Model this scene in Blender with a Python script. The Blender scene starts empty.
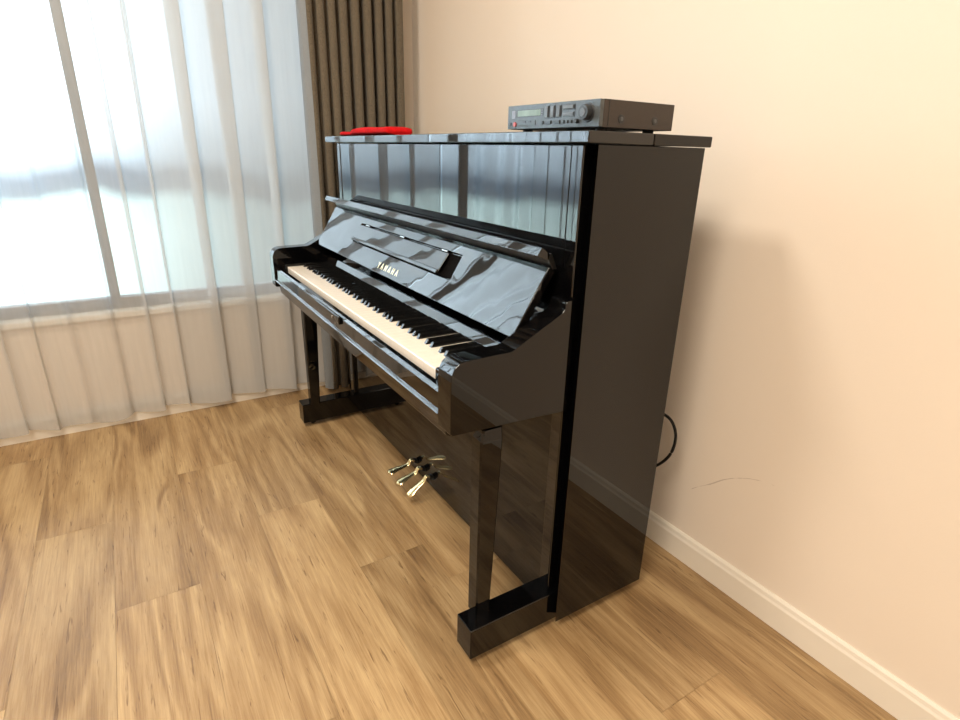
import bpy, bmesh, math, random
from mathutils import Vector, Matrix
PI = math.pi
rnd = random.Random(7)
C = bpy.context.scene.collection

# ------------------------------------------------------------------ materials
def new_mat(name):
    m = bpy.data.materials.new(name); m.use_nodes = True
    nt = m.node_tree
    b = next(n for n in nt.nodes if n.type == 'BSDF_PRINCIPLED')
    return m, nt, b

def setv(b, **k):
    names = dict(color='Base Color', rough='Roughness', metal='Metallic', ior='IOR', coat='Coat Weight',
                 spec='Specular IOR Level', emit='Emission Color', es='Emission Strength', sheen='Sheen Weight',
                 coat_rough='Coat Roughness')
    for q, v in k.items():
        i = b.inputs[names[q]]
        i.default_value = (*v, 1) if isinstance(v, tuple) else v

def N(nt, kind, **k):
    n = nt.nodes.new(kind)
    for a, v in k.items(): setattr(n, a, v)
    return n

def simple(name, noise=None, bump=None, **k):
    """principled material with a faint procedural variation of colour (noise) and surface (bump)"""
    m, nt, b = new_mat(name); setv(b, **k)
    tc = N(nt, 'ShaderNodeTexCoord')
    if noise:
        sc, amt = noise
        t = N(nt, 'ShaderNodeTexNoise'); t.inputs['Scale'].default_value = sc
        nt.links.new(tc.outputs['Object'], t.inputs['Vector'])
        r = N(nt, 'ShaderNodeValToRGB'); c = k['color']
        r.color_ramp.elements[0].position = .3; r.color_ramp.elements[1].position = .7
        r.color_ramp.elements[0].color = (*[x*(1-amt) for x in c], 1)
        r.color_ramp.elements[1].color = (*[min(1, x*(1+amt)) for x in c], 1)
        nt.links.new(t.outputs['Fac'], r.inputs['Fac']); nt.links.new(r.outputs['Color'], b.inputs['Base Color'])
    if bump:
        sc, st = bump[:2]
        t = N(nt, 'ShaderNodeTexNoise'); t.inputs['Scale'].default_value = sc
        nt.links.new(tc.outputs['Object'], t.inputs['Vector'])
        bp = N(nt, 'ShaderNodeBump'); bp.inputs['Strength'].default_value = st; bp.inputs['Distance'].default_value = bump[2] if len(bump) > 2 else .002
        nt.links.new(t.outputs['Fac'], bp.inputs['Height']); nt.links.new(bp.outputs['Normal'], b.inputs['Normal'])
    return m

M = {}
M['lacquer'] = simple('black_polyester_lacquer', color=(.0022, .0021, .0023), rough=.02, ior=1.47, bump=(1.2, .003))
M['front_lacquer'] = simple('black_polyester_lacquer_front', color=(.0022, .0021, .0023), rough=.02, ior=1.62, bump=(1.2, .006))
M['fall_lacquer'] = simple('black_polyester_lacquer_fallboard', color=(.0022, .0021, .0023), rough=.02, ior=1.56, bump=(4.2, .30, .009))
M['satin_black'] = simple('black_satin_paint', color=(.006, .006, .006), rough=.35, noise=(30, .2))
M['felt_shade'] = simple('black_felt_and_shade', color=(.004, .0037, .0037), spec=.05, rough=.95, noise=(200, .3))  # key frame felt, also the painted shade in groove and recess
M['ivory'] = simple('ivory_acrylic_key', color=(.88, .79, .68), rough=.16, ior=1.49, noise=(14, .02))
M['ebony'] = simple('black_key_resin', color=(.006, .006, .006), rough=.12, ior=1.5, noise=(60, .2))
M['brass'] = simple('polished_brass', color=(.92, .76, .42), rough=.22, metal=1.0, noise=(40, .06))
M['gold'] = simple('gold_inlay', color=(.95, .80, .48), rough=.3, metal=.6, noise=(40, .05))
M['chrome'] = simple('steel', color=(.6, .6, .6), rough=.2, metal=1.0, noise=(60, .1))
M['rubber'] = simple('black_rubber', color=(.006, .006, .006), spec=.25, rough=.5, noise=(80, .2))
M['wall'] = simple('cream_wall_paint', color=(.84, .75, .65), rough=.75, noise=(1.4, .015), bump=(260, .08))
M['trim'] = simple('off_white_trim_paint', color=(.84, .79, .70), rough=.42, noise=(4, .02))
M['ceiling'] = simple('white_ceiling_paint', color=(.85, .82, .78), rough=.9, noise=(3, .02))
M['alu'] = simple('grey_window_frame', color=(.20, .19, .18), rough=.45, noise=(12, .1))
M['red'] = simple('red_cloth', color=(.52, .004, .007), rough=.9, noise=(60, .2), bump=(420, .5), spec=.15)
M['unit_front'] = simple('brushed_grey_fascia', color=(.085, .098, .106), rough=.38, metal=.3, noise=(90, .15))
M['unit_body'] = simple('dark_brown_black_sheet_metal', color=(.040, .030, .025), rough=.45, noise=(600, .25), bump=(900, .3))
M['button'] = simple('charcoal_button', color=(.025, .027, .03), rough=.3, noise=(80, .2))
M['button_grey'] = simple('grey_button', color=(.085, .09, .095), rough=.3, noise=(80, .15))
M['red_plastic'] = simple('red_plastic', color=(.55, .12, .12), rough=.4, noise=(80, .1))
M['label'] = simple('pale_label', color=(.22, .24, .30), rough=.4, noise=(200, .15))

def make_drape_mat():
    m, nt, b = new_mat('taupe_blackout_cloth')
    setv(b, rough=.85, sheen=.15)
    tc = N(nt, 'ShaderNodeTexCoord'); mp = N(nt, 'ShaderNodeMapping'); mp.inputs['Scale'].default_value = (220, 220, 420)
    t = N(nt, 'ShaderNodeTexNoise'); t.inputs['Scale'].default_value = 1.0; t.inputs['Detail'].default_value = 3
    r = N(nt, 'ShaderNodeValToRGB')
    r.color_ramp.elements[0].color = (.085, .069, .049, 1); r.color_ramp.elements[0].position = .3
    r.color_ramp.elements[1].color = (.175, .147, .104, 1); r.color_ramp.elements[1].position = .7
    nt.links.new(tc.outputs['Object'], mp.inputs['Vector']); nt.links.new(mp.outputs['Vector'], t.inputs['Vector'])
    nt.links.new(t.outputs['Fac'], r.inputs['Fac']); nt.links.new(r.outputs['Color'], b.inputs['Base Color'])
    return m
M['drape'] = make_drape_mat()
def make_back_wall():
    """the cream paint again, with one thin curved scratch that rises away from the piano"""
    m = M['wall'].copy(); m.name = 'cream_wall_paint_scratched'; nt = m.node_tree; L = nt.links.new
    b = next(n for n in nt.nodes if n.type == 'BSDF_PRINCIPLED'); src = b.inputs['Base Color'].links[0].from_socket
    tc = N(nt, 'ShaderNodeTexCoord'); sp = N(nt, 'ShaderNodeSeparateXYZ'); L(tc.outputs['Object'], sp.inputs[0])
    cv = N(nt, 'ShaderNodeFloatCurve'); c = cv.mapping.curves[0]
    pts = [(.0, .0), (.15, .16), (.32, .30), (.47, .44), (.62, .54), (.80, .62), (1, .66)]
    c.points[0].location = pts[0]; c.points[1].location = pts[-1]
    for q in pts[1:-1]: c.points.new(*q)
    cv.mapping.update()
    x1 = N(nt, 'ShaderNodeMapRange'); x1.inputs[1].default_value = .70; x1.inputs[2].default_value = .95; L(sp.outputs['X'], x1.inputs[0])
    L(x1.outputs[0], cv.inputs['Value'])
    zz = N(nt, 'ShaderNodeMapRange'); zz.inputs[1].default_value = .215; zz.inputs[2].default_value = .465; L(sp.outputs['Z'], zz.inputs[0])
    df = N(nt, 'ShaderNodeMath', operation='SUBTRACT'); L(zz.outputs[0], df.inputs[0]); L(cv.outputs[0], df.inputs[1])
    ab = N(nt, 'ShaderNodeMath', operation='ABSOLUTE'); L(df.outputs[0], ab.inputs[0])
    nz = N(nt, 'ShaderNodeTexNoise'); nz.inputs['Scale'].default_value = 22; L(tc.outputs['Object'], nz.inputs['Vector'])
    th = N(nt, 'ShaderNodeMapRange'); th.inputs[1].default_value = .35; th.inputs[2].default_value = .7; th.inputs[3].default_value = 0; th.inputs[4].default_value = .010; L(nz.outputs['Fac'], th.inputs[0])
    lt = N(nt, 'ShaderNodeMath', operation='LESS_THAN'); L(ab.outputs[0], lt.inputs[0]); L(th.outputs[0], lt.inputs[1])
    g = N(nt, 'ShaderNodeMath', operation='GREATER_THAN'); g.inputs[1].default_value = 0.10; L(x1.outputs[0], g.inputs[0])
    g2 = N(nt, 'ShaderNodeMath', operation='LESS_THAN'); g2.inputs[1].default_value = .998; L(x1.outputs[0], g2.inputs[0])
    m1 = N(nt, 'ShaderNodeMath', operation='MULTIPLY'); L(lt.outputs[0], m1.inputs[0]); L(g.outputs[0], m1.inputs[1])
    m2 = N(nt, 'ShaderNodeMath', operation='MULTIPLY'); L(m1.outputs[0], m2.inputs[0]); L(g2.outputs[0], m2.inputs[1])
    m3 = N(nt, 'ShaderNodeMath', operation='MULTIPLY'); L(m2.outputs[0], m3.inputs[0]); m3.inputs[1].default_value = .55
    mx = N(nt, 'ShaderNodeMix', data_type='RGBA'); L(m3.outputs[0], mx.inputs[0]); L(src, mx.inputs[6]); mx.inputs[7].default_value = (.42, .33, .26, 1)
    L(mx.outputs[2], b.inputs['Base Color']); return m
M['back_wall'] = make_back_wall()
M['lining'] = simple('grey_curtain_lining', color=(.25, .28, .31), rough=.85, noise=(300, .08))

def make_sheer_mat(name, lo, hi):
    m = bpy.data.materials.new(name); m.use_nodes = True; nt = m.node_tree
    for n in list(nt.nodes): nt.nodes.remove(n)
    out = N(nt, 'ShaderNodeOutputMaterial')
    tr = N(nt, 'ShaderNodeBsdfTransparent'); tr.inputs['Color'].default_value = (1, 1, 1, 1)
    df = N(nt, 'ShaderNodeBsdfDiffuse'); df.inputs['Color'].default_value = (.80, .79, .77, 1)
    tl = N(nt, 'ShaderNodeBsdfTranslucent'); tl.inputs['Color'].default_value = (.46, .49, .52, 1)
    mx = N(nt, 'ShaderNodeMixShader'); mx.inputs[0].default_value = .42
    nt.links.new(df.outputs[0], mx.inputs[1]); nt.links.new(tl.outputs[0], mx.inputs[2])
    # the weave closes up when it is seen edge-on, and thread density varies a little
    lw = N(nt, 'ShaderNodeLayerWeight'); lw.inputs['Blend'].default_value = .35
    tc = N(nt, 'ShaderNodeTexCoord'); mp = N(nt, 'ShaderNodeMapping'); mp.inputs['Scale'].default_value = (40, 40, 3)
    nz = N(nt, 'ShaderNodeTexNoise'); nz.inputs['Scale'].default_value = 1
    nt.links.new(tc.outputs['Object'], mp.inputs['Vector']); nt.links.new(mp.outputs['Vector'], nz.inputs['Vector'])
    mr = N(nt, 'ShaderNodeMapRange'); mr.inputs[3].default_value = lo; mr.inputs[4].default_value = hi
    nt.links.new(lw.outputs['Facing'], mr.inputs[0])
    ad = N(nt, 'ShaderNodeMath', operation='MULTIPLY_ADD'); ad.inputs[1].default_value = .12
    nt.links.new(nz.outputs['Fac'], ad.inputs[0]); nt.links.new(mr.outputs[0], ad.inputs[2])
    m2 = N(nt, 'ShaderNodeMixShader')
    nt.links.new(ad.outputs[0], m2.inputs[0]); nt.links.new(tr.outputs[0], m2.inputs[1]); nt.links.new(mx.outputs[0], m2.inputs[2])
    nt.links.new(m2.outputs[0], out.inputs['Surface'])
    return m
M['sheer'] = make_sheer_mat('white_sheer_voile', .50, .88)
M['thin_sheer'] = make_sheer_mat('fine_white_sheer_voile', .30, .82)

def make_glass():
    m = bpy.data.materials.new('window_glass'); m.use_nodes = True; nt = m.node_tree
    for n in list(nt.nodes): nt.nodes.remove(n)
    out = N(nt, 'ShaderNodeOutputMaterial'); tr = N(nt, 'ShaderNodeBsdfTransparent'); tr.inputs['Color'].default_value = (.93, .97, .97, 1)
    gl = N(nt, 'ShaderNodeBsdfGlossy'); gl.inputs['Roughness'].default_value = .01
    fr = N(nt, 'ShaderNodeFresnel'); fr.inputs['IOR'].default_value = 1.45
    mx = N(nt, 'ShaderNodeMixShader')
    nt.links.new(fr.outputs[0], mx.inputs[0]); nt.links.new(tr.outputs[0], mx.inputs[1]); nt.links.new(gl.outputs[0], mx.inputs[2])
    nt.links.new(mx.outputs[0], out.inputs['Surface'])
    return m
M['glass'] = make_glass()

def make_display():
    m, nt, b = new_mat('lit_green_display')
    setv(b, color=(.10, .13, .11), rough=.3, spec=.2)
    tc = N(nt, 'ShaderNodeTexCoord'); t = N(nt, 'ShaderNodeTexNoise'); t.inputs['Scale'].default_value = 35
    r = N(nt, 'ShaderNodeValToRGB')
    r.color_ramp.elements[0].color = (.30, .42, .34, 1); r.color_ramp.elements[0].position = .35
    r.color_ramp.elements[1].color = (.62, .78, .66, 1); r.color_ramp.elements[1].position = .65
    nt.links.new(tc.outputs['Object'], t.inputs['Vector']); nt.links.new(t.outputs['Fac'], r.inputs['Fac'])
    nt.links.new(r.outputs['Color'], b.inputs['Emission Color']); b.inputs['Emission Strength'].default_value = .38
    return m
M['display'] = make_display()

def make_wood():
    m, nt, b = new_mat('oak_plank_floor')
    L = nt.links.new
    at = N(nt, 'ShaderNodeAttribute'); at.attribute_name = 'plank'     # per plank: random vector
    tc = N(nt, 'ShaderNodeTexCoord')
    mul = N(nt, 'ShaderNodeVectorMath', operation='SCALE'); mul.inputs['Scale'].default_value = 23
    L(at.outputs['Vector'], mul.inputs[0])
    add = N(nt, 'ShaderNodeVectorMath', operation='ADD'); L(tc.outputs['Object'], add.inputs[0]); L(mul.outputs[0], add.inputs[1])
    def stretched(sx, sy, detail=4, dist=0, rough=.55):
        mp = N(nt, 'ShaderNodeMapping'); mp.inputs['Scale'].default_value = (sx, sy, 1)
        L(add.outputs[0], mp.inputs['Vector'])
        t = N(nt, 'ShaderNodeTexNoise'); t.inputs['Scale'].default_value = 1; t.inputs['Detail'].default_value = detail
        t.inputs['Distortion'].default_value = dist; t.inputs['Roughness'].default_value = rough
        L(mp.outputs[0], t.inputs['Vector']); return t
    # cathedral figure: rings of a distorted slow field
    slow = stretched(.9, 7.0, 1, .9)
    rings = N(nt, 'ShaderNodeMath', operation='MULTIPLY'); rings.inputs[1].default_value = 26
    L(slow.outputs['Fac'], rings.inputs[0])
    sn = N(nt, 'ShaderNodeMath', operation='SINE'); L(rings.outputs[0], sn.inputs[0])
    rs = N(nt, 'ShaderNodeMapRange'); rs.inputs[1].default_value = -1; rs.inputs[2].default_value = 1
    L(sn.outputs[0], rs.inputs[0])
    fine = stretched(6, 190, 6, .4, .75)
    blot = stretched(1.6, 8, 3, .8)
    base = N(nt, 'ShaderNodeValToRGB')
    e = base.color_ramp.elements
    e[0].position = .30; e[0].color = (.155, .082, .033, 1)
    e[1].position = .72; e[1].color = (.56, .395, .205, 1)
    n = base.color_ramp.elements.new(.5); n.color = (.345, .216, .098, 1)
    # combine fields
    c1 = N(nt, 'ShaderNodeMath', operation='MULTIPLY'); c1.inputs[1].default_value = .13; L(rs.outputs[0], c1.inputs[0])
    c2 = N(nt, 'ShaderNodeMath', operation='MULTIPLY_ADD'); c2.inputs[1].default_value = .52; L(fine.outputs['Fac'], c2.inputs[0]); L(c1.outputs[0], c2.inputs[2])
    c3 = N(nt, 'ShaderNodeMath', operation='MULTIPLY_ADD'); c3.inputs[1].default_value = .42; L(blot.outputs['Fac'], c3.inputs[0]); L(c2.outputs[0], c3.inputs[2])
    L(c3.outputs[0], base.inputs['Fac'])
    # dark flecks and knots
    fl = stretched(9, 120, 3, 1.0); fr = N(nt, 'ShaderNodeValToRGB')
    fr.color_ramp.elements[0].position = .29; fr.color_ramp.elements[0].color = (.36, .28, .22, 1)
    fr.color_ramp.elements[1].position = .38; fr.color_ramp.elements[1].color = (1, 1, 1, 1)
    L(fl.outputs['Fac'], fr.inputs['Fac'])
    kn = stretched(2.2, 11, 2, .8); kr = N(nt, 'ShaderNodeValToRGB')
    kr.color_ramp.elements[0].position = .22; kr.color_ramp.elements[0].color = (.35, .25, .18, 1)
    kr.color_ramp.elements[1].position = .30; kr.color_ramp.elements[1].color = (1, 1, 1, 1)
    L(kn.outputs['Fac'], kr.inputs['Fac'])
    m1 = N(nt, 'ShaderNodeMix', data_type='RGBA', blend_type='MULTIPLY'); m1.inputs[0].default_value = .75
    L(base.outputs['Color'], m1.inputs[6]); L(fr.outputs['Color'], m1.inputs[7])
    m2 = N(nt, 'ShaderNodeMix', data_type='RGBA', blend_type='MULTIPLY'); m2.inputs[0].default_value = .85
    L(m1.outputs[2], m2.inputs[6]); L(kr.outputs['Color'], m2.inputs[7])
    # plank tone
    sp = N(nt, 'ShaderNodeSeparateXYZ'); L(at.outputs['Vector'], sp.inputs[0])
    tone = N(nt, 'ShaderNodeMapRange'); tone.inputs[3].default_value = .87; tone.inputs[4].default_value = 1.08; L(sp.outputs[2], tone.inputs[0])
    m3 = N(nt, 'ShaderNodeVectorMath', operation='SCALE'); L(m2.outputs[2], m3.inputs[0]); L(tone.outputs[0], m3.inputs['Scale'])
    L(m3.outputs[0], b.inputs['Base Color'])
    rr = N(nt, 'ShaderNodeMapRange'); rr.inputs[3].default_value = .30; rr.inputs[4].default_value = .48
    L(fine.outputs['Fac'], rr.inputs[0]); L(rr.outputs[0], b.inputs['Roughness'])
    bp = N(nt, 'ShaderNodeBump'); bp.inputs['Strength'].default_value = .12; bp.inputs['Distance'].default_value = .002
    L(fine.outputs['Fac'], bp.inputs['Height']); L(bp.outputs['Normal'], b.inputs['Normal'])
    return m
M['wood'] = make_wood()

# ------------------------------------------------------------------ mesh helpers
class MB:
    """collects shapes in world metres, links them as ONE mesh object"""
    def __init__(s): s.bm = bmesh.new()
    def _merge(s, t):
        me = bpy.data.meshes.new('t'); t.to_mesh(me); t.free(); s.bm.from_mesh(me); bpy.data.meshes.remove(me)
    def box(s, a, b, bev=0, seg=2, rot=None, taper=None):
        t = bmesh.new(); bmesh.ops.create_cube(t, size=1)
        c = [(a[i]+b[i])/2 for i in range(3)]; d = [abs(b[i]-a[i]) for i in range(3)]
        for v in t.verts:
            v.co = Vector((v.co.x*d[0], v.co.y*d[1], v.co.z*d[2]))
            if taper and v.co.z < 0: v.co.x *= taper; v.co.y *= taper
        if bev: bmesh.ops.bevel(t, geom=list(t.edges), offset=bev, segments=seg, affect='EDGES', profile=.5)
        if rot: bmesh.ops.rotate(t, verts=t.verts, cent=(0, 0, 0), matrix=rot)
        bmesh.ops.translate(t, verts=t.verts, vec=c); s._merge(t); return s
    def hexa(s, pts, bev=0, seg=2):
        """8 points: bottom loop of 4, top loop of 4"""
        t = bmesh.new(); v = [t.verts.new(p) for p in pts]
        for f in ((3,2,1,0),(4,5,6,7),(0,1,5,4),(1,2,6,5),(2,3,7,6),(3,0,4,7)): t.faces.new([v[i] for i in f])
        bmesh.ops.recalc_face_normals(t, faces=t.faces)
        if bev: bmesh.ops.bevel(t, geom=list(t.edges), offset=bev, segments=seg, affect='EDGES', profile=.5)
        s._merge(t); return s
    def prism_x(s, prof, x0, x1, bev=0, seg=2):
        """profile of (y,z) extruded along x"""
        t = bmesh.new(); a = [t.verts.new((x0, y, z)) for y, z in prof]; b = [t.verts.new((x1, y, z)) for y, z in prof]; n = len(prof)
        t.faces.new(a[::-1]); t.faces.new(b)
        for i in range(n): t.faces.new((a[i], a[(i+1) % n], b[(i+1) % n], b[i]))
        bmesh.ops.recalc_face_normals(t, faces=t.faces)
        if bev: bmesh.ops.bevel(t, geom=list(t.edges), offset=bev, segments=seg, affect='EDGES', profile=.5)
        s._merge(t); return s
    def prism_z(s, prof, z0, z1, bev=0, seg=2):
        t = bmesh.new(); a = [t.verts.new((x, y, z0)) for x, y in prof]; b = [t.verts.new((x, y, z1)) for x, y in prof]; n = len(prof)
        t.faces.new(a[::-1]); t.faces.new(b)
        for i in range(n): t.faces.new((a[i], a[(i+1) % n], b[(i+1) % n], b[i]))
        bmesh.ops.recalc_face_normals(t, faces=t.faces)
        if bev: bmesh.ops.bevel(t, geom=list(t.edges), offset=bev, segments=seg, affect='EDGES', profile=.5)
        s._merge(t); return s
    def cyl(s, p0, p1, r, r2=None, seg=24, bev=0):
        p0 = Vector(p0); p1 = Vector(p1); d = p1-p0
        t = bmesh.new(); bmesh.ops.create_cone(t, cap_ends=True, segments=seg, radius1=r, radius2=r if r2 is None else r2, depth=d.length)
        if bev:
            ed = [e for e in t.edges if abs(e.verts[0].co.z-e.verts[1].co.z) < 1e-6]
            bmesh.ops.bevel(t, geom=ed, offset=bev, segments=3, affect='EDGES', profile=.5)
        q = Vector((0, 0, 1)).rotation_difference(d.normalized())
        bmesh.ops.rotate(t, verts=t.verts, cent=(0, 0, 0), matrix=q.to_matrix())
        bmesh.ops.translate(t, verts=t.verts, vec=(p0+p1)/2); s._merge(t); return s
    def loft(s, rings, close=True):
        """rings: lists of equal length of points"""
        t = bmesh.new(); R = [[t.verts.new(p) for p in r] for r in rings]; n = len(R[0])
        for a, b in zip(R, R[1:]):
            for i in range(n): t.faces.new((a[i], a[(i+1) % n], b[(i+1) % n], b[i]))
        if close: t.faces.new(R[0][::-1]); t.faces.new(R[-1])
        bmesh.ops.recalc_face_normals(t, faces=t.faces); s._merge(t); return s
    def tube(s, pts, r, seg=10):
        pts = [Vector(p) for p in pts]; rings = []
        up = Vector((0, 0, 1))
        for i, p in enumerate(pts):
            d = (pts[min(i+1, len(pts)-1)]-pts[max(i-1, 0)]).normalized()
            u = d.cross(up) if abs(d.dot(up)) < .95 else d.cross(Vector((1, 0, 0)))
            u.normalize(); w = d.cross(u)
            rings.append([p+u*math.cos(a)*r+w*math.sin(a)*r for a in [2*PI*k/seg for k in range(seg)]])
        return s.loft(rings)
    def build(s, name, mat, parent=None, smooth=35, origin=None):
        me = bpy.data.meshes.new(name)
        if origin is not None: bmesh.ops.translate(s.bm, verts=s.bm.verts, vec=-Vector(origin))
        s.bm.to_mesh(me); s.bm.free()
        if smooth: me.shade_smooth()
        if smooth and smooth < 180: me.set_sharp_from_angle(angle=math.radians(smooth))
        for mm in (mat if isinstance(mat, (list, tuple)) else [mat]): me.materials.append(mm)
        o = bpy.data.objects.new(name, me); C.objects.link(o)
        if smooth == 35:
            wn = o.modifiers.new('weighted normals', 'WEIGHTED_NORMAL'); wn.weight = 100; wn.keep_sharp = True
        if parent is not None: put(o, parent)
        if origin is not None: o.location = Vector(origin) - (wloc(parent) if parent else Vector())
        return o

def wloc(o):
    v = Vector(); 
    while o is not None: v += o.location; o = o.parent
    return v
def put(o, parent):
    o.parent = parent; o.location = -wloc(parent) if parent.type == 'EMPTY' or parent.location.length else Vector()
def tag(o, label=None, cat=None, group=None, kind=None):
    if label: o['label'] = label
    if cat: o['category'] = cat
    if group: o['group'] = group
    if kind: o['kind'] = kind
    return o
def empty(name, loc, label, cat):
    o = bpy.data.objects.new(name, None); C.objects.link(o); o.location = loc; o.empty_display_size = .1
    return tag(o, label, cat)
def struct(o): o['kind'] = 'structure'; return o

# ------------------------------------------------------------------ room shell
XL, YB, XR, YF, ZC = -1.104, .205, 4.4, -4.6, 2.72     # inner faces
WY0, WY1, WZ0, WZ1 = -3.0, -.22, .49, 2.60             # window opening in the left wall
T = .14
struct(MB().box((XL-T, YB, -.1), (XR+T, YB+T, ZC+.1)).build('wall_back', M['back_wall']))
struct(MB().box((XR, YF, -.1), (XR+T, YB, ZC+.1)).build('wall_right', M['wall']))
struct(MB().box((XL-T, YF-T, -.1), (XR+T, YF, ZC+.1)).build('wall_front', M['wall']))
wl = MB()
wl.box((XL-T, YF, -.1), (XL, YB, WZ0)).box((XL-T, YF, WZ1), (XL, YB, ZC+.1))
wl.box((XL-T, YF, WZ0), (XL, WY0, WZ1)).box((XL-T, WY1, WZ0), (XL, YB, WZ1))
struct(wl.build('wall_left', M['wall']))
struct(MB().box((XL-T, YF-T, ZC), (XR+T, YB+T, ZC+.1)).build('ceiling', M['ceiling']))

def baseboard(name, axis, inner, a, b):
    prof = [(0, 0), (.013, 0), (.013, .068), (.010, .075), (.0085, .084), (.004, .090), (0, .090)]
    m = MB()
    if axis == 'y': m.prism_x([(inner-d, z) for d, z in prof], a, b, .0008, 1)
    else:
        t = bmesh.new(); A = [t.verts.new((inner+d*axis[1], a, z)) for d, z in prof]; B = [t.verts.new((inner+d*axis[1], b, z)) for d, z in prof]
        t.faces.new(A[::-1]); t.faces.new(B)
        for i in range(len(prof)): j = (i+1) % len(prof); t.faces.new((A[i], A[j], B[j], B[i]))
        bmesh.ops.recalc_face_normals(t, faces=t.faces); m._merge(t)
    return struct(m.build(name, M['trim']))
baseboard('baseboard_back', 'y', YB, XL+.013, XR)
baseboard('baseboard_left', ('x', 1), XL, YF, YB-.013)
baseboard('baseboard_right', ('x', -1), XR, YF, YB-.013)

def make_floor():
    bm = bmesh.new(); lay = bm.verts.layers.float_vector.new('plank')
    W, Ln, g = .2025, 1.22, .0007
    joints = {0: 1.05, 1: .45, 2: .28, 3: -.12, 4: .695, 5: .12, 6: .9, -1: .2}
    def quad(x0, y0, x1, y1, z, vec):
        vs = [bm.verts.new(p) for p in ((x0, y0, z), (x1, y0, z), (x1, y1, z), (x0, y1, z))]
        for v in vs: v[lay] = vec
        bm.faces.new(vs)
    r = -2
    while True:
        y1 = -.042 - W*r; y0 = y1 - W
        if y1 < YF: break
        y1c, y0c = min(y1, YB), max(y0, YF)
        if y1c > y0c:
            j = joints.get(r, rnd.uniform(0, Ln)); x = j - Ln*math.ceil((j-XL)/Ln)
            while x < XR:
                a, b = max(x, XL), min(x+Ln, XR)
                if b > a: quad(a+g, y0c+g, b-g, y1c-g, 0, (rnd.random(), rnd.random(), rnd.random()))
                x += Ln
        r += 1
    quad(XL, YF, XR, YB, -.0012, (0, 0, 0))                # dark tongue bed under the joints
    # slab below
    me = bpy.data.meshes.new('floor'); bm.to_mesh(me); bm.free()
    me.materials.append(M['wood']); o = bpy.data.objects.new('floor', me); C.objects.link(o); return struct(o)
make_floor()

# window in the left wall
wf = MB()
fx0, fx1 = XL-.10, XL-.045
wf.box((fx0, WY0, WZ0), (fx1, WY1, WZ0+.05), .004).box((fx0, WY0, WZ1-.05), (fx1, WY1, WZ1), .004)
for y in (WY0, WY1-.05): wf.box((fx0, y, WZ0), (fx1, y+.05, WZ1), .004)
for y, w in ((-1.15, .035), (-2.35, .05)): wf.box((fx0+.004, y-w/2, WZ0+.05), (fx1-.004, y+w/2, WZ1-.05), .004)
w_o = struct(wf.build('window_1', M['alu']))
p_o = MB().box((XL-.078, WY0+.05, WZ0+.05), (XL-.072, WY1-.05, WZ1-.05)).build('window_pane', M['glass'], w_o)
struct(MB().box((XL-.045, WY0, WZ0-.02), (XL+.02, WY1, WZ0+.004), .003).build('trim_1', M['trim']))

# ------------------------------------------------------------------ curtains
def curtain(name, mat, y0, y1, xc, z0, z1, folds, seed, nz=14, hem=0, thick=0, flare=0, jag=.008):
    """hanging cloth; folds(L, h, phases) gives the displacement (dx, dy) of the cloth at length L and height h 0..1"""
    rs = random.Random(seed); ph = [rs.uniform(0, 6.3) for _ in range(8)]
    n = int(abs(y1-y0)/.0035); bm = bmesh.new(); rows = []
    zs = [z0 + (z1-z0)*(k/nz) for k in range(nz+1)]
    if hem: zs = sorted(set(zs+[z0+hem, z0+hem+.004]))
    for z in zs:
        h = (z-z0)/(z1-z0); row = []
        for i in range(n+1):
            s_ = i/n; L = s_*abs(y1-y0)
            dx, dy = folds(L, h, ph)
            wob = (1-h)*flare
            x = xc + dx + wob*.25*math.sin(L*9+ph[2]); y = y0 + (y1-y0)*s_ + dy + wob*math.sin(L*5+ph[3])
            zz = z if z > z0+.001 else z + jag*(math.sin(L*38+ph[1]) + math.sin(L*13+ph[3]))
            row.append(bm.verts.new((x, y, zz)))
        rows.append(row)
    for a, b in zip(rows, rows[1:]):
        for i in range(n): bm.faces.new((a[i], a[i+1], b[i+1], b[i]))
    if hem:                                               # hem: the doubled-over strip along the foot
        k = zs.index(z0+hem)
        for a, b in zip(rows[:k], rows[1:k+1]):
            A = [bm.verts.new(v.co+Vector((.0025, 0, 0))) for v in a]; B_ = [bm.verts.new(v.co+Vector((.0025, 0, 0))) for v in b]
            for i in range(n): bm.faces.new((A[i], A[i+1], B_[i+1], B_[i]))
    me = bpy.data.meshes.new(name); bm.to_mesh(me); bm.free(); me.shade_smooth(); me.materials.append(mat)
    o = bpy.data.objects.new(name, me); C.objects.link(o)
    if thick:
        md = o.modifiers.new('thick', 'SOLIDIFY'); md.thickness = thick; md.offset = 0
    return o
def sheer_folds(L, h, ph):
    """wide soft panels with flat z-folds between them"""
    p = 2*PI*L/.155 + .9*math.sin(L*4.3+ph[0]) + .7*math.sin(L*9.1+ph[1]) + .25*math.sin(h*3.2+L*6)
    a = .047*(1+.40*math.sin(L*6.1+ph[2])) * (.78+.3*h)
    return .014*math.sin(p)+.006*math.sin(L*21+ph[4]), a*math.sin(p)
def drape_folds(L, h, ph):
    p = 2*PI*L/.052 + .8*math.sin(L*11+ph[0]) + .5*math.sin(L*23+ph[1]) + .2*math.sin(h*4+L*9)
    return .030*math.sin(p)*(.85+.25*math.sin(L*17+ph[2])), .0085*math.sin(2*p)
sh = curtain('sheer_curtain', M['sheer'], -.31, -.97, -1.060, .044, 2.62, sheer_folds, 11, hem=.075, flare=.012)
tag(sh, 'white sheer curtain in soft folds beside the taupe drape, daylight glowing through it', 'curtain')
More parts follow.
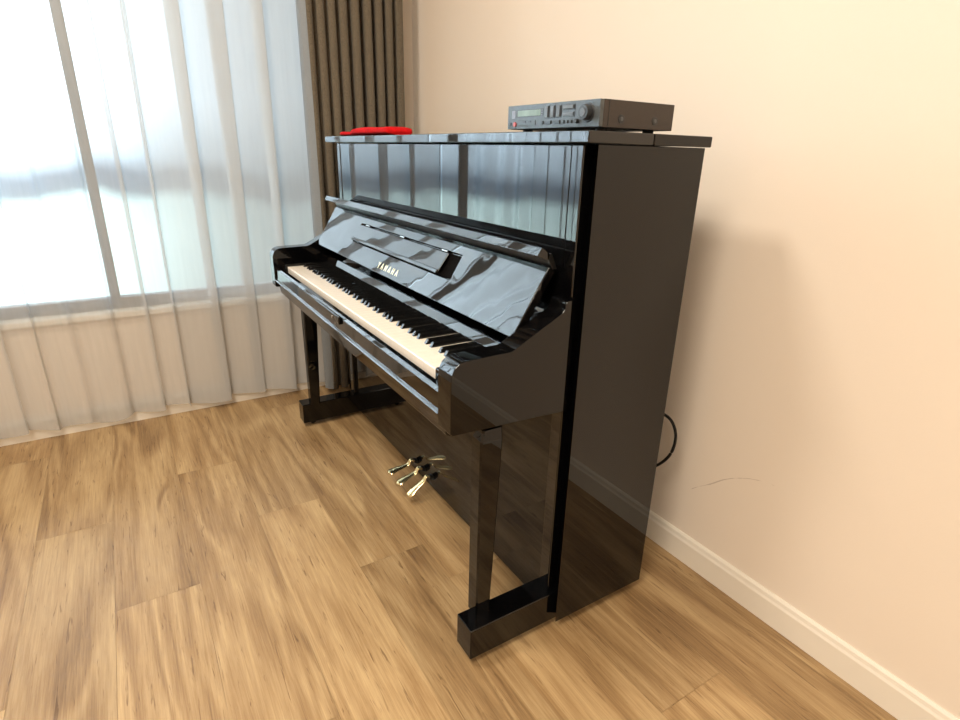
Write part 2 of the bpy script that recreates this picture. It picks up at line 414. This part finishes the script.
def close_folds(L, h, ph):
    p = 2*PI*L/.105 + 1.2*math.sin(L*5.3+ph[0]) + .8*math.sin(L*11.7+ph[1]) + .25*math.sin(h*3.2+L*6)
    a = .030*(1+.55*math.sin(L*7.3+ph[2])) * (.78+.3*h)
    return .013*math.sin(p)+.005*math.sin(L*27+ph[4]), a*math.sin(p)
sh = curtain('sheer_curtain', M['thin_sheer'], -.99, -2.98, -1.060, .044, 2.62, close_folds, 4, hem=.075, flare=.012)
tag(sh, 'very thin white sheer curtain over the brightest part of the window at the left edge', 'curtain')
dr = curtain('blackout_curtain', M['drape'], .105, -.318, -.985, .025, 2.62, drape_folds, 5, nz=12, thick=.003, flare=.006, jag=.002)
tag(dr, 'taupe brown blackout drape gathered in folds in the corner behind the piano', 'curtain')
li = MB().loft([[(-1.022, -.342, z), (-1.000, -.350, z), (-.978, -.338, z), (-.966, -.318, z), (-.972, -.316, z), (-.984, -.332, z), (-1.000, -.342, z), (-1.022, -.336, z)] for z in (.026, .6, 1.3, 2.0, 2.62)]).build('lining', M['lining'], dr, smooth=80)
li['label'] = 'pale grey lining edge of the drape'

# ------------------------------------------------------------------ piano
piano = empty('upright_piano', (0, -.2, 0), 'glossy black upright piano with open keyboard standing against the cream wall', 'piano')
LQ = M['lacquer']
B = .0015
# side boards: flat outer face, front edge cut back, an added groove standing in for a dark reflection
for s in (-1, 1):
    prof = [(s*.7535, -.307), (s*.7535, -.004), (s*.722, -.004), (s*.722, -.258)]
    MB().prism_z(prof, .030, 1.1655, .0015).build('side_panel', LQ, piano)
    # front pillar running floor to lid
    MB().box((s*.6845, -.312, .034), (s*.7205, -.246, 1.1655), .0035, 3).build('pillar', M['front_lacquer'], piano)
for s in (-1, 1): MB().box((s*.7208, -.274, .030), (s*.7330, -.258, 1.165)).build('groove_shade_strip', M['felt_shade'], piano)  # black filler added so the groove reads as a dark strip
# top lid in two leaves with a seam
MB().box((-.765, -.342, 1.1665), (.765, -.1745, 1.188), .0025, 3).build('top_lid', M['front_lacquer'], piano)
MB().box((-.765, -.1725, 1.1665), (.765, 0, 1.188), .0025, 3).build('rear_lid', LQ, piano)
MB().box((-.7215, -.030, .06), (.7215, -.012, 1.165), .002).build('back_board', M['satin_black'], piano)
MB().box((-.6825, -.310, .64), (.6825, -.288, 1.1635), .0015).build('upper_panel', M['front_lacquer'], piano)
MB().box((-.6825, -.300, .034), (.6825, -.280, .60), .0015).build('lower_panel', LQ, piano)
# keybed, front rail
MB().prism_x([(-.575, .597), (-.585, .603), (-.592, .640), (-.592, .650), (-.29, .650), (-.29, .597)], -.6815, .6815, .002).build('keybed', LQ, piano)
MB().prism_x([(-.603, .652), (-.605, .655), (-.603, .658), (-.598, .661), (-.597, .697), (-.590, .704), (-.578, .7045), (-.5755, .702), (-.5755, .651)], -.6815, .6815, .0008, 2).build('key_slip', M['front_lacquer'], piano)
ks = piano.children[-1]
# recess plate with lock in the middle of the slip
MB().box((-.135, -.6045, .679), (.085, -.596, .7035), .003, 3).build('finger_strip', LQ, ks)
MB().cyl((.030, -.6045, .690), (.030, -.6062, .690), .0055, seg=20, bev=.0006).build('lock', M['chrome'], ks)
# arms
arm_prof = [(-.3125, .617), (-.3125, .868), (-.334, .866), (-.3375, .862), (-.3385, .850), (-.345, .843), (-.459, .7835), (-.468, .7805), (-.570, .7785),
            (-.585, .7755), (-.596, .767), (-.602, .755), (-.604, .742), (-.604, .632), (-.600, .628)]
for s in (-1, 1):
    MB().prism_x(arm_prof, s*.682, s*.7345, .0016, 2).build('arm', LQ, piano)
    MB().box((s*.6135, -.5745, .652), (s*.6815, -.345, .7265), .003, 3).build('key_block', LQ, piano)
# fallboard: back-tilted leaf with a recess for the folding music ledge
fa = Vector((0, -.430, .787)); fb = Vector((0, -.343, .928)); fs = (fb-fa).normalized(); fn = Vector((0, -fs.z, fs.y)); FL = (fb-fa).length
def fp(x, s, d=0): return Vector((x, 0, 0)) + fa + fs*s + fn*d
def slab_frame(hx, s0, s1, hole, t):
    m = MB(); x0, x1, a, b = hole
    def q(xa, xb, sa, sb, d0, d1): m.hexa([fp(xa, sa, d0), fp(xb, sa, d0), fp(xb, sb, d0), fp(xa, sb, d0), fp(xa, sa, d1), fp(xb, sa, d1), fp(xb, sb, d1), fp(xa, sb, d1)])
    t2 = bmesh.new(); X = [-hx, x0, x1, hx]; S = [s0, a, b, s1]
    V = [[t2.verts.new(fp(x, s, 0)) for s in S] for x in X]; Vb = [[t2.verts.new(fp(x, s, -t)) for s in S] for x in X]; Vd = {}
    for i in (1, 2):
        for j in (1, 2): Vd[i, j] = t2.verts.new(fp(X[i], S[j], -.008))
    for i in range(3):
        for j in range(3):
            t2.faces.new((Vb[i][j], Vb[i][j+1], Vb[i+1][j+1], Vb[i+1][j]))
            if not (i == 1 and j == 1): t2.faces.new((V[i][j], V[i+1][j], V[i+1][j+1], V[i][j+1]))
    t2.faces.new((Vd[1, 1], Vd[2, 1], Vd[2, 2], Vd[1, 2]))
    for (i, j), (k, l) in (((1, 1), (2, 1)), ((2, 1), (2, 2)), ((2, 2), (1, 2)), ((1, 2), (1, 1))):
        t2.faces.new((V[i][j], V[k][l], Vd[k, l], Vd[i, j]))
    for i in range(3):
        t2.faces.new((V[i][0], Vb[i][0], Vb[i+1][0], V[i+1][0])); t2.faces.new((V[i][3], V[i+1][3], Vb[i+1][3], Vb[i][3]))
        t2.faces.new((V[0][i], V[0][i+1], Vb[0][i+1], Vb[0][i])); t2.faces.new((V[3][i], Vb[3][i], Vb[3][i+1], V[3][i+1]))
    bmesh.ops.recalc_face_normals(t2, faces=t2.faces)
    # only outer rim and hole corners are rounded
    sharp = [e for e in t2.edges if len(e.link_faces) == 2 and e.link_faces[0].normal.angle(e.link_faces[1].normal, 0) > .5]
    bmesh.ops.bevel(t2, geom=sharp, offset=.0022, segments=3, affect='EDGES', profile=.5)
    m._merge(t2); return m
fall = slab_frame(.6795, .0, FL, (-.352, .352, .064, .134), .020).build('fallboard', M['fall_lacquer'], piano)
# upper fold of the fallboard and its nose strip
MB().hexa([Vector((x, y, z)) for z, ys in ((.922, (-.335, -.322)), (.955, (-.352, -.338))) for x, y in ((-.6795, ys[0]), (.6795, ys[0]), (.6795, ys[1]), (-.6795, ys[1]))], .0015).build('upper_fold', M['satin_black'], fall)
MB().prism_x([(-.382, .9535), (-.3835, .9555), (-.3735, .9700), (-.371, .9705), (-.352, .9570), (-.3545, .9445)], -.690, .690, .0010, 2).build('nose_strip', M['fall_lacquer'], fall)
def fl_hexa(m, xa, xb, sa, sb, da0, db0, t):
    """plate on the fallboard: depth da0 at the lower edge, db0 at the upper edge"""
    m.hexa([fp(xa, sa, da0-t), fp(xb, sa, da0-t), fp(xb, sb, db0-t), fp(xa, sb, db0-t), fp(xa, sa, da0), fp(xb, sa, da0), fp(xb, sb, db0), fp(xa, sb, db0)], .0022, 3)
    return m
MB().hexa([fp(x, q, d) for d in (-.0079, -.0065) for x, q in ((-.349, .067), (.349, .067), (.349, .131), (-.349, .131))]).build('recess_shade_sheet', M['felt_shade'], fall)  # black sheet added: the recess's shade is put into its colour
led = fl_hexa(MB(), -.345, .292, .067, .128, .0085, .003, .007).build('music_ledge', M['fall_lacquer'], fall)
fl_hexa(MB(), -.345, .292, .0655, .0765, .0125, .0125, .006).build('ledge_lip', M['fall_lacquer'], fall)
for x in (-.30, -.02, .25):
    MB().cyl(fp(x, .1315, .001), fp(x+.03, .1315, .001), .0028, seg=12, bev=.0005).build('hinge', M['chrome'], fall)
# gold lettering
cu = bpy.data.curves.new('lettering', 'FONT'); cu.body = 'YAMAHA'; cu.size = .0205; cu.align_x = 'CENTER'; cu.space_character = 2.0; cu.extrude = .0003; cu.offset = .0004
tmp = bpy.data.objects.new('tmp', cu); C.objects.link(tmp); bpy.context.view_layer.update()
me = bpy.data.meshes.new_from_object(tmp.evaluated_get(bpy.context.evaluated_depsgraph_get())); bpy.data.objects.remove(tmp)
mat4 = Matrix((( 1, 0, 0), tuple((0, fs.y, fn.y)), tuple((0, fs.z, fn.z)))).to_4x4()
xs = [v.co.x for v in me.vertices]; ys = [v.co.y for v in me.vertices]
for v in me.vertices: v.co.x *= .150/(max(xs)-min(xs)); v.co.y *= .0195/(max(ys)-min(ys))
mat4.translation = fp(.004, .0155, .0003); me.transform(mat4)
me.materials.clear(); me.materials.append(M['gold']); me.name = 'lettering'
lo = bpy.data.objects.new('lettering', me); C.objects.link(lo); put(lo, fall); lo['label'] = 'gold YAMAHA lettering'
# rail between the keys and the fallboard
MB().prism_x([(-.4155, .7265), (-.4165, .7285), (-.399, .747), (-.396, .7475), (-.335, .775), (-.335, .735), (-.41, .7262)], -.6125, .6125, .0006, 2).build('key_rail', M['front_lacquer'], piano)
for s in (-1, 1): MB().box((s*.6135, -.40, .7268), (s*.6815, -.34, .74), .002).build('rail_end', LQ, piano)
MB().box((-.612, -.574, .6515), (.612, -.345, .690)).build('key_frame', M['felt_shade'], piano)
# keys
P = .02356
wk = MB(); 
wk.prism_x([(-.567, .6935), (-.5672, .7155), (-.5655, .7173), (-.562, .7176), (-.36, .7176), (-.36, .6935)], -.01160, .01160, .0004, 2)
wk0 = wk.build('white_key', M['ivory'])
bk = MB(); bk.hexa([(-.0066, -.5155, .715), (.0066, -.5155, .715), (.0066, -.36, .715), (-.0066, -.36, .715),
                    (-.0047, -.5065, .7295), (.0047, -.5065, .7295), (.0047, -.36, .7295), (-.0047, -.36, .7295)], .0016, 3)
bk0 = bk.build('black_key', M['ebony'])
def key(src, x):
    o = src if src.parent is None else src.copy()
    if o is not src: C.objects.link(o)
    o.parent = piano; o.location = Vector((x, 0, 0)) - piano.location; return o
for i in range(52):
    key(wk0, (i-25.5)*P)
for i in range(51):
    k = i % 7
    if k in (1, 4): continue
    off = {0: .002, 2: -.0018, 3: .0018, 5: -.0022, 6: 0}[k]
    key(bk0, (i-25)*P+off)
# legs
for s in (-1, 1):
    m = MB()
    t = bmesh.new()
    for z, xa, xb, ya, yb in ((.105, .667, .7045, -.506, -.467),):
        pass
    zt = .5975; notch = .018
    xi_t, xo_t, yf_t, yb_t = .660, .701, -.512, -.455
    xi_b, xo_b, yf_b, yb_b = .660, .701, -.512, -.473
    rings = []
    for z, f, ins in ((.106, 0, 0), (zt-.030, 1, 0), (zt-.020, 1, .002), (zt-.010, 1, .006), (zt, 1, .007)):
        xi = xi_b+(xi_t-xi_b)*f+ins; xo = xo_b+(xo_t-xo_b)*f-ins*.5; yf = yf_b+(yf_t-yf_b)*f+ins; yb = yb_b+(yb_t-yb_b)*f
        c = .004
        rings.append([(s*x, y, z) for x, y in ((xi+c, yf), (xo-c, yf), (xo, yf+c), (xo, yb-c), (xo-c, yb), (xi+c, yb), (xi, yb-c), (xi, yf+c))])
    t.free()
    m.loft(rings).build('leg', LQ, piano, smooth=28)
    tb = MB().box((s*.670, -.547, .021), (s*.735, -.2625, .107), .003, 3).build('toe_block', LQ, piano)
    for y in (-.500,):
        cs = MB().cyl((s*.703-.008, y, .0125), (s*.703+.008, y, .0125), .0125, seg=24, bev=.002)
        cs.box((s*.703-.013, y-.008, .012), (s*.703-.0095, y+.008, .029)).box((s*.703+.0095, y-.008, .012), (s*.703+.013, y+.008, .029)).cyl((s*.703-.013, y, .0125), (s*.703+.013, y, .0125), .003, seg=10)
        cs.build('caster', M['rubber'], tb)
    sp = [o for o in piano.children if o.name.startswith('side_panel')][0 if s < 0 else 1]
    MB().cyl((s*.72-.012, -.06, .02), (s*.72+.012, -.06, .02), .02, seg=24, bev=.003).box((s*.72-.018, -.085, .02), (s*.72+.018, -.035, .034)).build('caster', M['rubber'], sp)
MB().box((-.7215, -.28, .036), (.7215, -.02, .060)).build('bottom_board', M['satin_black'], piano)
# pedals
for x, ty, tz in ((-.058, -.414, .064), (.005, -.408, .052), (.068, -.398, .036)):
    def q(t, z0_): return z0_ + (tz-z0_)*t
    d = ty + .338
    path = [(-.2995, .079, .007, .0045), (-.314, .087, .007, .0045), (-.326, .0915, .0072, .0045), (-.331, .089, .0078, .0042), (-.335, .0815, .0085, .0040), (-.340, .075, .0085, .0038)]
    path += [(-.340+d*f, .075+(tz-.075)*f, w, h) for f, w, h in ((.15, .0085, .0036), (.35, .0100, .0036), (.58, .0128, .0038), (.78, .0150, .0038), (.90, .0140, .0036), (.965, .0105, .0030), (1.0, .004, .0015))]
    rings = [[(x+w*1.22*math.cos(a), y, z+h*math.sin(a)) for a in [2*PI*k/16 for k in range(16)]] for y, z, w, h in path]
    pd = MB().loft(rings).build('pedal', M['brass'], piano, smooth=60); pd['label'] = 'polished brass pedal'
    MB().hexa([(x-.010, -.3002, .072), (x+.010, -.3002, .072), (x+.009, -.316, .080), (x-.009, -.316, .080), (x-.010, -.3002, .088), (x+.010, -.3002, .088), (x+.009, -.316, .095), (x-.009, -.316, .095)], .002).build('rubber_sleeve', M['rubber'], pd)

# ------------------------------------------------------------------ audio unit on the lid
ux0, ux1, uyf, uyb, uz0, uz1 = .452, .747, -.305, -.108, 1.1950, 1.2430
unit = empty('sound_module', ((ux0+ux1)/2, -.206, 1.188), 'slim dark audio unit with green display and round dial on the piano lid', 'audio unit')
MB().box((ux0, uyf+.009, uz0), (ux1, uyb, uz1), .0012).build('case', M['unit_body'], unit)
fas = MB().box((ux0, uyf, uz0+.0005), (ux1, uyf+.0095, uz1-.0003), .0012).build('fascia', M['unit_front'], unit)
UW = ux1-ux0; UH = uz1-uz0
def ub(name, u0, u1, v0, v1, d, mat, bev=.0006, **k):
    """u,v run 0..1 over the fascia"""
    return MB().box((ux0+u0*UW, uyf-d, uz0+v0*UH), (ux0+u1*UW, uyf+.0005, uz0+v1*UH), bev).build(name, mat, fas, **k)
ub('display_window', .115, .435, .50, .80, .0006, M['button'])
ub('display', .130, .405, .53, .77, .0010, M['display'], .0002)
ub('label_plate', .055, .10, .45, .78, .0008, M['label'], .0002)
for v in (.53, .62, .71): ub('indicator', .415, .424, v, v+.05, .0012, M['label'], .0002)
for u in (.455, .520, .585):
    ub('button_surround', u-.004, u+.046, .39, .89, .0009, M['button'], .0003); ub('button', u, u+.036, .44, .86, .0028, M['button_grey'])
for v in (.72, .45):
    ub('button_surround', .648, .768, v-.05, v+.16, .0009, M['button'], .0003); ub('button', .652, .758, v, v+.13, .0028, M['button_grey'])
ub('button', .02, .05, .16, .30, .002, M['button'])
for u, w in ((.42, .020), (.46, .068), (.555, .068), (.645, .022), (.685, .022), (.725, .022)): ub('button', u, u+w, .17, .30, .002, M['button'])
ub('disc_slot', .15, .35, .14, .36, .0012, M['unit_front'])
for u in (.20, .265): ub('button', u, u+.035, .26, .32, .0020, M['button'], .0003)
def dial(name, u, v, r, d, mat, par=fas):
    c = (ux0+u*UW, uyf, uz0+v*UH)
    return MB().cyl(c, (c[0], c[1]-d, c[2]), r, r*.93, seg=40, bev=.0008).build(name, mat, par)
dial('power_button', .10, .20, .0052, .003, M['red_plastic'])['label'] = 'red round button'
dial('small_knob', .800, .24, .0045, .007, M['button'])
dial('dial_ring', .895, .53, .0175, .0015, M['button'])
kb = dial('dial', .895, .53, .0140, .014, M['button'])
dial('dial_cap', .895, .53, .0080, .0152, M['button_grey'])
for x in (ux0+.03, ux1-.03):
    for y in (uyf+.035, uyb-.035):
        MB().cyl((x, y, 1.1882), (x, y, uz0+.001), .011, seg=20, bev=.001).build('foot', M['rubber'], unit)
for y in (-.250, -.160):
    sc = MB().cyl((ux1-.0005, y, 1.211), (ux1+.0012, y, 1.211), .0078, seg=24, bev=.0004).build('screw', M['button'], unit)
    MB().cyl((ux1+.001, y, 1.211), (ux1+.0022, y, 1.211), .0036, seg=16, bev=.0004).build('screw_head', M['button_grey'], sc)
MB().box((ux1-.0005, -.2835, uz0), (ux1+.0008, -.2820, uz1), .0003).build('case_seam', M['button'], unit)

# ------------------------------------------------------------------ folded red cloth on the lid
def red_cloth():
    rs = random.Random(3); rings = []; n = 28
    st = [(-.640, .010, .0035, 0), (-.634, .035, .009, 0), (-.615, .045, .012, .001), (-.585, .046, .0115, 0), (-.550, .043, .010, 0), (-.515, .040, .0125, 0), (-.498, .038, .0075, .0),
          (-.490, .044, .012, 0), (-.475, .050, .0185, 0), (-.45, .052, .0200, 0), (-.38, .053, .0195, 0), (-.30, .053, .0200, 0), (-.22, .052, .0195, 0), (-.14, .052, .0200, 0), (-.10, .050, .0190, 0), (-.083, .045, .0165, 0), (-.074, .034, .011, 0), (-.071, .02, .006, 0)]
    for x, w, h, _ in st:
        r = []
        for q in range(n):
            a = 2*PI*q/n; c, s = math.cos(a), math.sin(a)
            yy = math.copysign(abs(c)**.55, c)*w; zz = math.copysign(abs(s)**.6, s)*h/2
            fold = .0016*math.sin(a*3+x*60) if s > 0 else 0
            r.append(((x+.355)*.86-.355-.046+.002*math.sin(a*2+x*30), -.285+yy*.95+.003*math.sin(x*22), 1.1884+h*.68+zz*1.36*(1)+max(fold, -zz*.3)))
        rings.append(r)
    m = MB().loft(rings)
    return m
rc = red_cloth().build('folded_cloth', M['red'], smooth=180)
md = rc.modifiers.new('sub', 'SUBSURF'); md.levels = 1; md.render_levels = 2
tag(rc, 'red cloth rolled and folded flat on the left of the piano lid', 'cloth')

# ------------------------------------------------------------------ cable behind the piano
def catmull(P_, n=10):
    out = []; Q = [P_[0]]+P_+[P_[-1]]
    for i in range(1, len(Q)-2):
        p0, p1, p2, p3 = [Vector(v) for v in Q[i-1:i+3]]
        for k in range(n):
            t = k/n; out.append(.5*((2*p1)+(-p0+p2)*t+(2*p0-5*p1+4*p2-p3)*t*t+(-p0+3*p1-3*p2+p3)*t**3))
    out.append(Vector(P_[-1])); return out
cab = MB().tube(catmull([(.56, .012, .50), (.60, .06, .503), (.660, .095, .488), (.696, .105, .472), (.714, .108, .430), (.705, .106, .372), (.666, .100, .318), (.60, .10, .275), (.54, .12, .15), (.50, .14, .02), (.40, .15, .0055), (.1, .15, .0055)]), .0042, 10)
tag(cab.build('power_cable', M['rubber'], smooth=80), 'thin black cable looping out behind the right side of the piano', 'cable')

# ------------------------------------------------------------------ light
def world():
    w = bpy.data.worlds.new('daylight'); bpy.context.scene.world = w; w.use_nodes = True; nt = w.node_tree
    L = nt.links.new
    bg = next(n for n in nt.nodes if n.type == 'BACKGROUND')
    tc = N(nt, 'ShaderNodeTexCoord'); sp = N(nt, 'ShaderNodeSeparateXYZ'); L(tc.outputs['Generated'], sp.inputs[0])
    nz = N(nt, 'ShaderNodeTexNoise'); nz.inputs['Scale'].default_value = 7; nz.inputs['Detail'].default_value = 3; L(tc.outputs['Generated'], nz.inputs['Vector'])
    ad = N(nt, 'ShaderNodeMath', operation='MULTIPLY_ADD'); ad.inputs[1].default_value = .07; L(nz.outputs['Fac'], ad.inputs[0]); L(sp.outputs['Z'], ad.inputs[2])
    mr = N(nt, 'ShaderNodeMapRange'); mr.inputs[1].default_value = -.3; mr.inputs[2].default_value = .5; L(ad.outputs[0], mr.inputs[0])
    r = N(nt, 'ShaderNodeValToRGB'); cr = r.color_ramp
    # ground and low buildings, dark belt of trees at the horizon, pale overcast sky
    def pos(z): return (z+.3)/.8
    cr.elements[0].position = 0; cr.elements[0].color = (.34, .44, .44, 1)
    cr.elements[1].position = 1; cr.elements[1].color = (.78, .90, 1.0, 1)
    for z, c in ((-.09, (.46, .58, .58)), (-.050, (.40, .52, .53)), (-.032, (.10, .13, .16)), (-.014, (.09, .12, .16)), (.012, (.34, .42, .50)), (.10, (.72, .84, .97))):
        e = cr.elements.new(pos(z)); e.color = (*c, 1)
    L(mr.outputs[0], r.inputs['Fac'])
    # brighter half of the sky lies to the front of the room (-y), added to brighten the piano's reflections
    m2 = N(nt, 'ShaderNodeMapRange'); m2.interpolation_type = 'SMOOTHSTEP'
    m2.inputs[1].default_value = .25; m2.inputs[2].default_value = -.35; m2.inputs[3].default_value = WORLD[0]; m2.inputs[4].default_value = WORLD[1]
    L(sp.outputs['Y'], m2.inputs[0])
    m4 = N(nt, 'ShaderNodeMapRange'); m4.interpolation_type = 'SMOOTHSTEP'
    m4.inputs[1].default_value = -.25; m4.inputs[2].default_value = -.8; m4.inputs[3].default_value = 1.0; m4.inputs[4].default_value = WORLD[2]
    L(sp.outputs['Y'], m4.inputs[0])
    mm = N(nt, 'ShaderNodeMath', operation='MULTIPLY'); L(m2.outputs[0], mm.inputs[0]); L(m4.outputs[0], mm.inputs[1])
    L(r.outputs['Color'], bg.inputs['Color']); L(mm.outputs[0], bg.inputs['Strength'])
WORLD = (.70, 8.6, 2.8)
world()
def area(name, loc, rot, size, power, col, portal=False, sy=None):
    l = bpy.data.lights.new(name, 'AREA'); l.energy = power; l.color = col; l.size = size
    if sy: l.shape = 'RECTANGLE'; l.size_y = sy
    o = bpy.data.objects.new(name, l); C.objects.link(o); o.location = loc; o.rotation_euler = rot
    if portal: l.cycles.is_portal = True
    return o
area('window_portal', (XL-T-.01, (WY0+WY1)/2, (WZ0+WZ1)/2), (0, -PI/2, 0), WZ1-WZ0, 1, (1, 1, 1), True, WY1-WY0)
WARM = (1.0, .90, .76)
area('ceiling_lamp', (1.6, -1.9, 2.70), (0, 0, 0), .8, 62, WARM)
area('ceiling_lamp', (.1, -1.5, 2.70), (0, 0, 0), .4, 36, WARM)
area('ceiling_lamp', (3.3, -2.6, 2.70), (0, 0, 0), .5, 44, WARM)  # unseen lamp added as fill to brighten the lower wall

# ------------------------------------------------------------------ camera
cam = bpy.data.cameras.new('camera'); co = bpy.data.objects.new('camera', cam); C.objects.link(co)
F = Vector((-0.7923561, 0.50102261, -0.34806343)); R = Vector((0.52668246, 0.84971878, 0.02415727)); U = Vector((-0.30785937, 0.16417774, 0.93715969))
mw = Matrix((R, U, -F)).transposed().to_4x4(); mw.translation = Vector((1.57992904, -1.07561054, 1.14775372))
co.matrix_world = mw
cam.sensor_fit = 'HORIZONTAL'; cam.sensor_width = 36; cam.lens = 561.8536/960*36; cam.clip_start = .02
sc = bpy.context.scene; sc.camera = co
sc.cycles.transparent_max_bounces = 48
sc.view_settings.view_transform = 'Standard'; sc.view_settings.look = 'None'; sc.view_settings.gamma = 1; sc.view_settings.use_curve_mapping = False
sc.view_settings.exposure = 0.0
